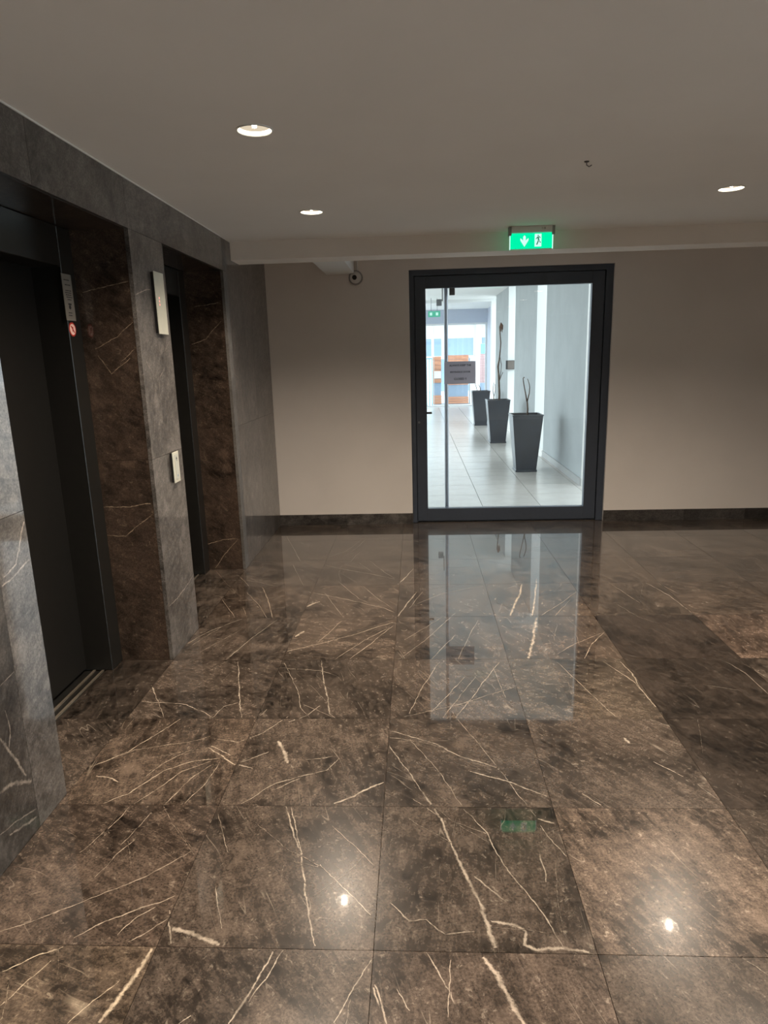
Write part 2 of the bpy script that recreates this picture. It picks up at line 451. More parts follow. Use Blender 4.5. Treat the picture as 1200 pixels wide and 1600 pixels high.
FLOOR_VEINS = [(0.009, [(-0.508, 2.126), (-0.451, 1.984), (-0.4, 1.863), (-0.367, 1.728), (-0.333, 1.609), (-0.306, 1.527)]),
 (0.006, [(-0.484, 2.126), (-0.445, 2.0), (-0.402, 1.877)]),
 (0.02, [(-0.755, 1.58), (-0.691, 1.57), (-0.578, 1.525)]),
 (0.008, [(-0.764, 1.642), (-0.739, 1.578), (-0.716, 1.527)]),
 (0.005, [(-1.235, 1.555), (-1.103, 1.629), (-0.99, 1.705), (-0.885, 1.772), (-0.777, 1.887)]),
 (0.006, [(-1.008, 1.54), (-0.963, 1.585), (-0.902, 1.621), (-0.804, 1.67), (-0.76, 1.703)]),
 (0.005, [(-0.884, 1.549), (-0.852, 1.617), (-0.807, 1.651)]),
 (0.005, [(-0.842, 1.526), (-0.788, 1.577), (-0.758, 1.61)]),
 (0.02, [(-0.765, 1.509), (-0.775, 1.433), (-0.795, 1.359), (-0.814, 1.29)]),
 (0.004, [(-0.895, 1.288), (-0.858, 1.349), (-0.815, 1.404)]),
 (0.005, [(-1.095, 1.331), (-1.061, 1.404), (-1.031, 1.463)]),
 (0.005, [(-1.153, 1.425), (-1.079, 1.482), (-0.989, 1.521)]),
 (0.009, [(-0.417, 1.516), (-0.447, 1.412), (-0.471, 1.34), (-0.488, 1.298)]),
 (0.005, [(-0.395, 1.512), (-0.424, 1.422), (-0.451, 1.358)]),
 (0.005, [(-0.146, 1.485), (-0.19, 1.39), (-0.23, 1.305)]),
 (0.008, [(-0.139, 1.428), (-0.113, 1.375), (-0.094, 1.308)]),
 (0.005, [(-0.613, 1.295), (-0.588, 1.319)]),
 (0.004, [(-1.085, 2.12), (-1.107, 2.008), (-1.157, 1.875)]),
 (0.004, [(-0.992, 1.939), (-1.022, 1.868), (-1.053, 1.764)]),
 (0.003, [(-0.995, 2.078), (-1.031, 1.913)]),
 (0.003, [(-0.744, 2.074), (-0.699, 1.98), (-0.651, 1.883)]),
 (0.004, [(-0.653, 1.736), (-0.616, 1.65), (-0.588, 1.581)]),
 (0.007, [(-1.375, 2.335), (-1.309, 2.392), (-1.244, 2.461), (-1.181, 2.584), (-1.103, 2.733)]),
 (0.004, [(-1.309, 2.392), (-1.222, 2.475), (-0.995, 2.544), (-0.923, 2.584)]),
 (0.009, [(-1.302, 2.293), (-1.253, 2.289), (-1.194, 2.257)]),
 (0.007, [(-1.197, 2.126), (-1.126, 2.186), (-1.042, 2.328), (-0.946, 2.394), (-0.832, 2.417)]),
 (0.006, [(-1.076, 2.127), (-1.031, 2.199), (-0.963, 2.329), (-0.865, 2.395)]),
 (0.005, [(-1.103, 2.286), (-1.053, 2.394), (-0.976, 2.486)]),
 (0.005, [(-0.959, 2.128), (-0.91, 2.288), (-0.859, 2.373)]),
 (0.004, [(-0.883, 2.133), (-0.846, 2.248), (-0.826, 2.395)]),
 (0.005, [(-0.887, 2.559), (-0.79, 2.535), (-0.701, 2.611), (-0.613, 2.745)]),
 (0.009, [(-0.91, 2.496), (-0.839, 2.44), (-0.769, 2.382), (-0.682, 2.352)]),
 (0.007, [(-0.769, 2.382), (-0.709, 2.409), (-0.641, 2.464)]),
 (0.026, [(-0.617, 2.545), (-0.579, 2.479), (-0.545, 2.388)]),
 (0.005, [(-0.672, 2.131), (-0.57, 2.25), (-0.454, 2.312), (-0.382, 2.342), (-0.339, 2.42)]),
 (0.012, [(-0.326, 2.135), (-0.241, 2.195), (-0.148, 2.265)]),
 (0.005, [(-0.563, 2.219), (-0.476, 2.291)]),
 (0.004, [(-0.475, 2.41), (-0.418, 2.415), (-0.367, 2.434)]),
 (0.008, [(-0.996, 3.316), (-0.903, 2.987), (-0.829, 2.739)]),
 (0.005, [(-0.734, 3.298), (-0.622, 3.018), (-0.568, 2.831), (-0.51, 2.734)]),
 (0.009, [(-0.538, 3.32), (-0.492, 3.085), (-0.445, 2.891), (-0.423, 2.773), (-0.395, 2.734)]),
 (0.005, [(-0.769, 3.245), (-0.687, 3.229), (-0.529, 3.206), (-0.437, 3.148)]),
 (0.004, [(-0.559, 2.855), (-0.471, 2.79), (-0.395, 2.734)]),
 (0.007, [(-0.604, 2.701), (-0.525, 2.756), (-0.478, 2.843)]),
 (0.006, [(-1.379, 2.886), (-1.263, 2.874), (-1.132, 2.862), (-1.022, 2.79), (-0.944, 2.722)]),
 (0.009, [(-1.375, 3.055), (-1.316, 2.956)]),
 (0.004, [(-1.316, 2.956), (-1.247, 2.832), (-1.195, 2.745)]),
 (0.005, [(-0.962, 2.733), (-0.938, 2.837), (-0.879, 2.873)]),
 (0.005, [(-0.743, 2.756), (-0.723, 2.813)]),
 (0.007, [(-0.798, 2.44), (-0.901, 2.51)]),
 (0.005, [(-1.408, 3.451), (-1.276, 3.749), (-1.132, 3.93)]),
 (0.006, [(-1.071, 3.333), (-1.003, 3.603), (-0.903, 3.915)]),
 (0.003, [(-1.325, 3.536), (-1.219, 3.828)]),
 (0.003, [(-1.254, 3.432), (-1.097, 3.746)]),
 (0.008, [(-0.768, 3.435), (-0.611, 3.527), (-0.366, 3.687), (-0.166, 3.86)]),
 (0.005, [(-0.47, 3.335), (-0.321, 3.594), (-0.179, 3.78)]),
 (0.006, [(-0.389, 3.334), (-0.281, 3.549), (-0.164, 3.799)]),
 (0.005, [(-0.597, 3.553), (-0.484, 3.886)]),
 (0.007, [(-0.777, 4.419), (-0.503, 4.271), (-0.232, 4.099), (-0.163, 4.019)]),
 (0.003, [(-0.659, 4.389), (-0.493, 3.971)]),
 (0.005, [(-1.388, 4.806), (-1.303, 4.669), (-1.221, 4.511)]),
 (0.005, [(-1.419, 4.702), (-1.212, 4.652), (-1.02, 4.533)]),
 (0.004, [(-1.385, 4.331), (-1.273, 4.122), (-1.174, 3.931)]),
 (0.004, [(-1.179, 4.143), (-1.105, 3.951)]),
 (0.007, [(-1.134, 4.523), (-1.048, 4.298), (-0.938, 3.948)]),
 (0.004, [(-1.229, 4.431), (-1.078, 4.176), (-0.969, 3.938)]),
 (0.005, [(-0.774, 5.058), (-0.57, 4.919), (-0.362, 4.803), (-0.174, 4.677)]),
 (0.004, [(-0.4, 5.146), (-0.268, 4.861), (-0.179, 4.692)]),
 (0.004, [(-0.473, 5.08), (-0.366, 4.865)]),
 (0.004, [(-0.404, 4.529), (-0.284, 4.278), (-0.169, 4.075)]),
 (0.004, [(-0.586, 4.618), (-0.416, 4.282), (-0.344, 4.195)]),
 (0.004, [(-0.63, 5.244), (-0.545, 5.484), (-0.46, 5.854)]),
 (0.005, [(-0.777, 5.232), (-0.62, 5.41), (-0.514, 5.791)]),
 (0.005, [(-0.548, 5.117), (-0.522, 5.294), (-0.483, 5.404)]),
 (0.005, [(-1.226, 5.939), (-1.099, 5.569), (-0.957, 5.133)]),
 (0.003, [(-1.008, 5.067), (-0.841, 4.555)]),
 (0.026, [(-0.752, 4.122), (-0.718, 4.18), (-0.673, 4.227)]),
 (0.024, [(-0.736, 3.646), (-0.7, 3.73)]),
 (0.012, [(-0.14, 3.943), (-0.086, 4.153), (-0.022, 4.398)]),
 (0.012, [(-0.152, 4.563), (-0.099, 4.719), (-0.042, 4.916)]),
 (0.004, [(-0.044, 4.141),
 (0.154, 4.355),
 (0.455, 4.517)]),
 (0.004, [(-0.117, 3.339),
 (0.033, 3.589),
 (0.222, 4.0)]),
 (0.004, [(0.053, 3.322),
 (0.21, 3.659)]),
 (0.004, [(-0.09, 3.591),
 (0.138, 3.927)]),
 (0.004, [(0.201, 3.328),
 (0.272, 3.586),
 (0.36, 3.871)]),
 (0.005, [(-0.053, 2.773),
 (0.008, 3.016),
 (0.097, 3.291)]),
 (0.005, [(0.05, 2.79),
 (0.149, 2.983),
 (0.222, 3.129)]),
 (0.004, [(0.098, 2.734),
 (0.288, 3.15)]),
 (0.005, [(0.156, 2.734),
 (0.273, 2.982),
 (0.421, 3.303)]),
 (0.004, [(-0.076, 2.745),
 (0.187, 2.859),
 (0.466, 3.027)]),
 (0.004, [(-0.064, 4.095),
 (0.022, 4.397)]),
 (0.022, [(0.566, 3.939),
 (0.631, 4.172),
 (0.682, 4.315),
 (0.736, 4.55)]),
 (0.024, [(0.574, 3.325),
 (0.637, 3.537),
 (0.724, 3.915)]),
 (0.016, [(0.852, 4.644),
 (0.775, 4.252),
 (0.702, 3.947)]),
 (0.006, [(0.669, 4.593),
 (0.726, 4.606)]),
 (0.004, [(0.732, 3.915),
 (0.948, 4.187), (1.073, 4.368)]),
 (0.004, [(0.848, 3.944),
 (0.997, 4.222)]),
 (0.004, [(0.744, 3.394),
 (0.879, 3.534), (1.08, 3.683)]),
 (0.007, [(1.08, 3.683),
 (0.968, 3.533),
 (0.873, 3.33)]),
 (0.007, [(0.969, 3.298), (1.056, 3.077), (1.087, 2.762)]),
 (0.007, [(1.058, 3.297), (1.077, 3.166), (1.066, 3.011)]),
 (0.004, [(0.728, 3.285),
 (0.812, 2.98),
 (0.877, 2.713)]),
 (0.003, [(1.281, 4.122), (1.353, 3.903), (1.434, 3.801)]),
 (0.009, [(1.598, 4.551), (1.667, 4.29), (1.698, 3.938)]),
 (0.005, [(1.352, 4.518), (1.434, 4.152)]),
 (0.006, [(1.685, 4.521), (1.732, 4.35)]),
 (0.009, [(1.601, 3.292), (1.638, 3.162), (1.639, 2.946)]),
 (0.005, [(1.383, 3.042), (1.512, 2.99)]),
 (0.003, [(1.675, 3.277), (1.72, 3.107)]),
 (0.006, [(-0.146, 2.537), (-0.075, 2.378),
 (0.0, 2.205)]),
 (0.012, [(0.0, 2.205),
 (0.067, 2.056),
 (0.094, 1.929)]),
 (0.016, [(0.094, 1.929),
 (0.128, 1.802),
 (0.168, 1.688)]),
 (0.02, [(0.168, 1.688),
 (0.181, 1.596),
 (0.196, 1.519)]),
 (0.022, [(0.155, 1.512),
 (0.187, 1.445),
 (0.218, 1.365),
 (0.239, 1.316)]),
 (0.004, [(-0.051, 2.562),
 (0.077, 2.316),
 (0.149, 2.108)]),
 (0.006, [(0.149, 2.108),
 (0.218, 1.992),
 (0.24, 1.901),
 (0.277, 1.791),
 (0.33, 1.691),
 (0.386, 1.537)]),
 (0.004, [(-0.036, 2.167),
 (0.067, 2.062)]),
 (0.008, [(-0.151, 2.638),
 (0.058, 2.529),
 (0.16, 2.436),
 (0.306, 2.359)]),
 (0.009, [(0.191, 2.337),
 (0.321, 2.277),
 (0.461, 2.183)]),
 (0.005, [(-0.148, 2.577),
 (0.004, 2.538),
 (0.11, 2.491)]),
 (0.016, [(0.189, 1.619),
 (0.261, 1.607),
 (0.285, 1.587),
 (0.278, 1.545),
 (0.31, 1.527),
 (0.381, 1.533),
 (0.46, 1.52)]),
 (0.004, [(0.1, 2.046),
 (0.227, 1.977)]),
 (0.01, [(0.405, 2.063),
 (0.47, 2.034)]),
 (0.005, [(0.41, 2.027),
 (0.436, 1.94),
 (0.475, 1.856)]),
 (0.006, [(0.38, 1.889),
 (0.382, 1.819),
 (0.379, 1.771)]),
 (0.006, [(-0.101, 1.683), (-0.043, 1.614),
 (0.004, 1.622),
 (0.057, 1.572),
 (0.139, 1.578)]),
 (0.004, [(0.139, 2.79),
 (0.296, 2.38),
 (0.403, 2.076)]),
 (0.008, [(0.157, 1.789),
 (0.245, 1.694)]),
 (0.006, [(0.002, 1.511),
 (0.035, 1.451),
 (0.077, 1.362)]),
 (0.004, [(0.071, 1.49),
 (0.052, 1.328)]),
 (0.008, [(-0.139, 1.419), (-0.119, 1.366), (-0.096, 1.316)]),
 (0.004, [(-0.074, 1.402), (-0.041, 1.342)]),
 (0.005, [(0.921, 2.406),
 (0.998, 2.307)]),
 (0.005, [(0.595, 2.203),
 (0.655, 2.124)]),
 (0.003, [(0.382, 3.258),
 (0.405, 2.919)]),
 (0.018, [(0.858, 2.575),
 (0.872, 2.532)]),
 (0.003, [(1.038, 2.264), (1.09, 2.115)]),
 (0.004, [(-0.336, 1.835), (-0.156, 1.635)]),
 (0.003, [(-0.317, 2.018), (-0.159, 1.838)])]
WALL_VEINS = [(0.007, 'y', 3.32, [(-1.659, 0.869), (-1.511, 0.873), (-1.373, 0.888)]), (0.006, 'y', 3.32, [(-1.65, 0.719), (-1.554, 0.711), (-1.471, 0.772), (-1.386, 0.837)]), (0.006, 'y', 3.32, [(-1.624, 1.95), (-1.494, 1.976), (-1.365, 1.995)]), (0.005, 'y', 3.32, [(-1.595, 1.68), (-1.475, 1.738), (-1.38, 1.811)]), (0.005, 'y', 3.32, [(-1.583, 1.649), (-1.53, 1.554), (-1.423, 1.629)]), (0.004, 'y', 3.32, [(-1.474, 1.615), (-1.395, 1.675)]), (0.006, 'y', 4.96, [(-1.598, 1.991), (-1.493, 2.006), (-1.412, 2.021)]), (0.006, 'y', 4.96, [(-1.636, 1.731), (-1.529, 1.765), (-1.409, 1.888)]), (0.008, 'y', 4.96, [(-1.667, 0.205), (-1.521, 0.245), (-1.409, 0.248)]), (0.008, 'y', 4.96, [(-1.409, 0.248), (-1.52, 0.13), (-1.618, -0.001)]), (0.008, 'x', -1.365, [(3.347, 0.304), (3.575, 0.313), (3.815, 0.353)]), (0.008, 'x', -1.365, [(3.308, 1.923), (3.44, 1.953), (3.554, 1.976)]), (0.004, 'x', -1.365, [(3.677, 1.668), (3.747, 1.713), (3.836, 1.743)]), (0.004, 'x', -1.365, [(3.386, 1.637), (3.437, 1.579)]), (0.004, 'x', -1.365, [(3.563, 1.527), (3.633, 1.576)]), (0.01, 'x', -1.365, [(2.02, 0.93), (2.098, 0.953), (2.196, 1.109)]), (0.01, 'x', -1.365, [(1.995, 0.899), (2.089, 0.918), (2.214, 0.95)]), (0.016, 'x', -1.365, [(1.873, 0.428), (1.92, 0.339), (1.966, 0.229)]), (0.008, 'x', -1.365, [(1.92, 0.504), (1.929, 0.428), (1.907, 0.371)]), (0.022, 'x', -1.365, [(1.829, 0.259), (1.896, 0.246), (2.002, 0.184)]), (0.008, 'x', -1.365, [(1.795, 0.13), (1.897, 0.11), (2.005, 0.073)]), (0.012, 'x', -1.365, [(1.839, 0.095), (1.924, 0.069), (1.998, 0.045)]), (0.006, 'x', -1.365, [(1.915, 0.592), (1.996, 0.603)]), (0.005, 'x', -1.365, [(4.997, 1.623), (5.056, 1.52), (5.156, 1.479)]), (0.004, 'x', -1.365, [(5.563, 2.465), (5.487, 2.07), (5.36, 1.843)]), (0.007, 'x', -1.365, [(4.904, 0.75), (5.017, 0.88), (5.094, 0.944)]), (0.005, 'x', -1.365, [(5.033, 2.101), (5.096, 1.902), (4.98, 1.623)]), (0.009, 'x', -1.365, [(5.411, 0.134), (5.575, 0.113)])]


# ------------------------------------------------------------------ stone slabs
def clip_runs(poly, u0, u1, v0, v1, step=0.012, seed=0):
    """resample a polyline, wobble it and cut it at the slab's edges; returns runs of (u, v, t)"""
    rnd = random.Random(seed)
    pts = []
    for (a, b) in zip(poly, poly[1:]):
        d = math.hypot(b[0] - a[0], b[1] - a[1])
        k = max(1, int(d / step))
        for i in range(k):
            t = i / k
            pts.append((a[0] + (b[0] - a[0]) * t, a[1] + (b[1] - a[1]) * t))
    pts.append(poly[-1])
    n = len(pts)
    res, cur, off = [], [], [0.0, 0.0]
    for i, (u, v) in enumerate(pts):
        off = [o * 0.75 + rnd.uniform(-1, 1) * 0.0022 for o in off]
        u, v = u + off[0], v + off[1]
        if u0 + 0.002 < u < u1 - 0.002 and v0 + 0.002 < v < v1 - 0.002:
            cur.append((u, v, i / max(1, n - 1)))
        else:
            if len(cur) > 1: res.append(cur)
            cur = []
    if len(cur) > 1: res.append(cur)
    return res


def slab(name, parent, mat, axis, lo, hi, thick, veins=(), tint=(1, 1, 1), label=None, hairs=0):
    """a slab whose show face lies at lo[axis] (sign of thick: where the body goes). lo/hi: corners of the show face."""
    ax = 'xyz'.index(axis)
    ua, va = [(1, 2), (0, 2), (0, 1)][ax]
    bm = bmesh.new()
    lay = bm.verts.layers.float.new('vein')
    a, b = list(lo), list(hi)
    b[ax] = lo[ax] + thick
    box(bm, a[0], b[0], a[1], b[1], a[2], b[2])
    nrm = -1 if thick > 0 else 1
    lift = 0.00025
    lines = [(w, p, 1.0) for w, p in veins]
    if hairs:
        hr = random.Random(round(lo[ua] * 971 + lo[va] * 577))
        base = hr.uniform(0, PI)
        for _ in range(hairs):
            a = base + hr.gauss(0, 0.22) + (PI / 2 if hr.random() < 0.15 else 0)
            L = hr.uniform(0.06, 0.42)
            u, v = hr.uniform(lo[ua], hi[ua]), hr.uniform(lo[va], hi[va])
            bend = hr.gauss(0, 0.12)
            lines.append((hr.uniform(0.0015, 0.0042), [(u, v), (u + L / 2 * _c(a), v + L / 2 * _s(a)), (u + L / 2 * _c(a) + L / 2 * _c(a + bend), v + L / 2 * _s(a) + L / 2 * _s(a + bend))], hr.uniform(0.45, 0.8)))
    for vi, (w, poly, amt) in enumerate(lines):
        for run in clip_runs(poly, lo[ua], hi[ua], lo[va], hi[va], seed=vi * 13 + 5):
            rows = []
            for i, (u, v, t) in enumerate(run):
                p, q = run[max(i - 1, 0)], run[min(i + 1, len(run) - 1)]
                du, dv = q[0] - p[0], q[1] - p[1]
                L = math.hypot(du, dv) or 1
                ww = w * 0.75 * (0.55 + 0.45 * min(1, 6 * t, 6 * (1 - t))) * random.uniform(0.75, 1.25) * 1.0
                row = []
                for s in (-1, 0, 1):
                    c = [0, 0, 0]
                    c[ax] = lo[ax] + nrm * (lift + 0.00002 * (vi % 9))
                    c[ua] = min(max(u - dv / L * ww * s, lo[ua]), hi[ua])
                    c[va] = min(max(v + du / L * ww * s, lo[va]), hi[va])
                    vv = bm.verts.new(c)
                    vv[lay] = amt if s == 0 else 0.0
                    row.append(vv)
                rows.append(row)
            for r0, r1 in zip(rows, rows[1:]):
                for k in (0, 1):
                    f = bm.faces.new((r0[k], r0[k + 1], r1[k + 1], r1[k]))
                    f.normal_update()
                    if f.normal[ax] * nrm < 0: f.normal_flip()
    o = obj(name, bm, mat, parent, origin=[(lo[i] + hi[i]) / 2 for i in range(3)])
    o.color = (tint[0], tint[1], tint[2], 1)
    if label: o['label'] = label
    return o


# ------------------------------------------------------------------ room dimensions
XL, YB, ZC = -1.365, 6.36, 2.465         # left marble face, back wall face, ceiling
XR, YF = 4.6, -4.0                       # right wall, wall behind
ZR = 2.235                               # head of the lift recesses
DX0, DX1, DZ = -0.05, 1.79, 2.365        # glass door opening

# lobby floor: dark bed with one tile object per tile
floor = struct('floor', boxes((-1.9, XR, YF, YB + 0.25, -0.16, -0.010)), M_GROUT, 'polished dark brown marble tile floor of the lift lobby')
PX, PY, X0, Y0 = 0.6125, 0.6065, -0.7545, 1.5155
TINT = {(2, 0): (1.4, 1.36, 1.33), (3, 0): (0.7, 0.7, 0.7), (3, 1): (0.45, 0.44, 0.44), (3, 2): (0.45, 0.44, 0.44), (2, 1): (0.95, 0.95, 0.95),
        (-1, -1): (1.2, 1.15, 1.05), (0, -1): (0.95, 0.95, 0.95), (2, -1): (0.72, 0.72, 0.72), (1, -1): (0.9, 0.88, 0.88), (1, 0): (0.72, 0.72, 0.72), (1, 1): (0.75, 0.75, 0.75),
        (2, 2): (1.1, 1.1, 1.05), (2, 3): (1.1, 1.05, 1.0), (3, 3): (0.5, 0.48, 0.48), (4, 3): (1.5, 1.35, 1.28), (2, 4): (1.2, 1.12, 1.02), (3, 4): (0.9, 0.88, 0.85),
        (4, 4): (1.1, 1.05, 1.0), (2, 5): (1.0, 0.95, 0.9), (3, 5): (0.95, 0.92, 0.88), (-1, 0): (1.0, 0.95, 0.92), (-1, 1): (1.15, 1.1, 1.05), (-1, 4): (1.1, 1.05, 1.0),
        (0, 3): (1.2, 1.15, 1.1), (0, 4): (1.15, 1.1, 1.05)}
G = 0.0009
j = -10
while Y0 + PY * j < YB:
    for i in range(-1, 9):
        x0, x1 = X0 + PX * i, X0 + PX * (i + 1)
        y0, y1 = Y0 + PY * j, Y0 + PY * (j + 1)
        x0, x1 = max(x0, XL), min(x1, XR)
        y0, y1 = max(y0, YF), min(y1, YB + 0.06 if x0 < DX1 and x1 > DX0 else YB)
        if x1 - x0 < 0.02 or y1 - y0 < 0.02: continue
        k = random.uniform(0.82, 1.15)
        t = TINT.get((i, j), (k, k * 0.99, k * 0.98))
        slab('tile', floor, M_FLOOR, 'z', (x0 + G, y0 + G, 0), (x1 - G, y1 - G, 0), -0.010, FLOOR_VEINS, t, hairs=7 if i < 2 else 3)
    j += 1
for (y0, y1, t) in ((2.185, 2.727, 1.1), (2.727, 3.345, 0.62), (3.785, 4.548, 1.0), (4.548, 4.96, 1.0)):
    slab('tile', floor, M_FLOOR, 'z', (-1.69 + G, y0 + G, 0), (XL - G, y1 - G, 0), -0.010, FLOOR_VEINS, (t, t, t), hairs=1)

# left marble wall: core with two recesses, faced in slabs
RC = ((2.185, 3.345), (3.785, 4.96))
TH = 0.02
core = boxes((-2.3, XL - TH, YF, RC[0][0] - TH, 0, ZC), (-2.3, XL - TH, RC[0][1] + TH, RC[1][0] - TH, 0, ZC), (-2.3, XL - TH, RC[1][1] + TH, YB, 0, ZC),
             (-2.3, XL - TH, RC[0][0] - TH, RC[0][1] + TH, ZR + TH, ZC), (-2.3, XL - TH, RC[1][0] - TH, RC[1][1] + TH, ZR + TH, ZC),
             (-2.3, -1.90, RC[0][0] - TH, RC[0][1] + TH, 0, ZR + TH), (-2.3, -1.90, RC[1][0] - TH, RC[1][1] + TH, 0, ZR + TH))
wall_left = struct('wall_left', core, M_CORE, 'dark grey marble lift wall on the left')
VX = [(w, p) for (w, k, v0, p) in WALL_VEINS if k == 'x']
VY1 = [(w, p) for (w, k, v0, p) in WALL_VEINS if k == 'y' and abs(v0 - 3.32) < 0.01]
VY2 = [(w, p) for (w, k, v0, p) in WALL_VEINS if k == 'y' and abs(v0 - 4.96) < 0.01]
g = 0.0008
ZS = 1.1175


def face(y0, y1, z0, z1, mat=None, t=1.0):
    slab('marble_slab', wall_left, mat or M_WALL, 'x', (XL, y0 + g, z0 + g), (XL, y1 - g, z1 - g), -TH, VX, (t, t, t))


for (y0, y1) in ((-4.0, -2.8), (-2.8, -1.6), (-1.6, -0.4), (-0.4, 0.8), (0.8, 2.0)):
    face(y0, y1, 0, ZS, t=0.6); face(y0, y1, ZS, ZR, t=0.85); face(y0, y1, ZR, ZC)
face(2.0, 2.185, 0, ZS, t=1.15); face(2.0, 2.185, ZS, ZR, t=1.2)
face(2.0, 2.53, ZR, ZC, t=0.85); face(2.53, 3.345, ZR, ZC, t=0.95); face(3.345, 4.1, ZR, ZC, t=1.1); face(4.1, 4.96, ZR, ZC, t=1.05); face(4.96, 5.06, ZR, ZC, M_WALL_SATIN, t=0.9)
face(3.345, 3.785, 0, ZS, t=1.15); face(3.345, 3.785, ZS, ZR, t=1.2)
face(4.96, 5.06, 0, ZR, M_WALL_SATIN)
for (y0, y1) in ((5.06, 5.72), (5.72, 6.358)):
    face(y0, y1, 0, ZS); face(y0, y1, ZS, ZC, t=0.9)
for (y0, y1), V in zip(RC, (VY1, VY2)):
    for (z0, z1, t) in ((0, ZS, 0.85), (ZS, ZR, 0.85)):
        slab('marble_slab', wall_left, M_REVEAL, 'y', (-1.80, y1, z0 + g), (XL - TH - 0.0012, y1, z1 - g), TH, V, (t, t, t))
        slab('marble_slab', wall_left, M_REVEAL, 'y', (-1.80, y0, z0 + g), (XL - TH - 0.0012, y0, z1 - g), -TH, (), (t, t, t))
    slab('marble_slab', wall_left, M_REVEAL, 'z', (-1.80, y0 + g, ZR), (XL - TH - 0.0012, y1 - g, ZR), TH, (), (0.8, 0.8, 0.8))

# back wall with the door opening
wall_back = struct('wall_back', boxes((-2.3, DX0, YB, YB + 0.22, 0, ZC + 0.5), (DX1, XR + 0.25, YB, YB + 0.22, 0, ZC + 0.5), (DX0, DX1, YB, YB + 0.22, DZ, ZC + 0.5)),
                   M_PLASTER, 'warm grey plaster wall around the glass door')
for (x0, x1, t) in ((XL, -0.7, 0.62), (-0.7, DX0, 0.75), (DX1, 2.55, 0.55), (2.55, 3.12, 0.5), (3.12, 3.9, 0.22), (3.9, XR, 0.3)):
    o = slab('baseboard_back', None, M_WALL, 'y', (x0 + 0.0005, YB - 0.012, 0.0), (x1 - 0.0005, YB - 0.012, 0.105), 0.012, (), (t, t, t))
    o['kind'] = 'structure'
    o['label'] = 'dark marble skirting along the back wall'
WY0, WY1, WZ1 = -3.6, 2.2, 2.25            # unseen glazing added in the right wall for daylight, beside and behind the viewer
struct('wall_right', boxes((XR, XR + 0.25, YF - 0.25, WY0, 0, ZC + 0.5), (XR, XR + 0.25, WY1, YB, 0, ZC + 0.5), (XR, XR + 0.25, WY0, WY1, WZ1, ZC + 0.5)), M_PLASTER, 'warm grey side wall on the right')
w2 = struct('added_window', boxes((XR + 0.08, XR + 0.14, WY0, WY1, 0, 0.08), (XR + 0.08, XR + 0.14, WY0, WY1, WZ1 - 0.07, WZ1), *[(XR + 0.08, XR + 0.14, yy_, yy_ + 0.06, 0.08, WZ1 - 0.07) for yy_ in (WY0, -1.70, 0.25, WY1 - 0.06)]), M_ANTH, 'unseen anthracite framed glazing added in the right wall for daylight')
for (a, b) in ((WY0 + 0.06, -1.70), (-1.64, 0.25), (0.31, WY1 - 0.06)):
    bm = bmesh.new()
    bm.faces.new([bm.verts.new(p) for p in ((XR + 0.11, a, 0.08), (XR + 0.11, b, 0.08), (XR + 0.11, b, WZ1 - 0.07), (XR + 0.11, a, WZ1 - 0.07))])
    obj('glass_pane', bm, M_GLASS, w2)
struct('wall_front', boxes((-2.3, XR, YF - 0.25, YF, 0, ZC + 0.5)), M_PLASTER, 'warm grey wall behind the viewer')

# ceiling with round openings for the downlights
LIGHTS = [(-0.612, 4.285), (1.77, 4.10), (-0.605, 2.80), (1.775, 2.80)] + [(x, y) for y in (1.30, -0.20, -1.70) for x in (-0.61, 1.78)]
RH, HS, NH = 0.067, 0.10, 32
bm = bmesh.new()
xs = sorted(set([-2.3, XR] + [round(x + s * HS, 4) for x in (-0.61, 1.775) for s in (-1, 1)]))
ys = sorted(set([YF, YB] + [round(y + s * HS, 4) for (x, y) in LIGHTS for s in (-1, 1)]))
cells = {}
for x, y in LIGHTS: cells[(round(x, 4), round(y, 4))] = 1
for a0, a1 in zip(xs, xs[1:]):
    yy = ys
    col = [L for L in LIGHTS if a0 - 1e-6 <= L[0] <= a1 + 1e-6 and a1 - a0 < 0.3]
    if not col:
        bm.faces.new([bm.verts.new(p) for p in ((a0, YF, ZC), (a0, YB, ZC), (a1, YB, ZC), (a1, YF, ZC))])
        continue
    cuts = sorted(col, key=lambda L: L[1])
    y = YF
    for (lx, ly) in cuts + [(None, None)]:
        yn = YB if lx is None else ly - HS
        bm.faces.new([bm.verts.new(p) for p in ((a0, y, ZC), (a0, yn, ZC), (a1, yn, ZC), (a1, y, ZC))])
        if lx is None: break
        inner, outer = [], []
        for k in range(NH):
            a = 2 * PI * (k + 0.5) / NH
            ca, sa = _c(a), _s(a)
            inner.append(bm.verts.new((lx + RH * ca, ly + RH * sa, ZC)))
            mxy = max(abs(ca), abs(sa))
            ox, oy = ca / mxy, sa / mxy
            outer.append(bm.verts.new((a1 if ox > 0.999 else a0 if ox < -0.999 else (a0 + a1) / 2 + ox * (a1 - a0) / 2, ly + HS * oy, ZC)))
        for k in range(NH):
            k2 = (k + 1) % NH
            bm.faces.new((inner[k2], inner[k], outer[k], outer[k2]))
        for (sx, sy) in ((1, 1), (-1, 1), (-1, -1), (1, -1)):    # close the four corners of the cell
            near = sorted(outer, key=lambda v: (v.co.x - (a1 if sx > 0 else a0)) ** 2 + (v.co.y - (ly + sy * HS)) ** 2)[:2]
            cv = bm.verts.new((a1 if sx > 0 else a0, ly + sy * HS, ZC))
            bm.faces.new((near[0], cv, near[1]))
        y = ly + HS
for f in bm.faces:
    f.normal_update()
    if f.normal.z > 0: f.normal_flip()
box(bm, -2.3, XR, YF, YB, ZC + 0.20, ZC + 0.5)
struct('ceiling', bm, M_CEIL, 'grey painted lobby ceiling', origin=(0, 0, ZC))

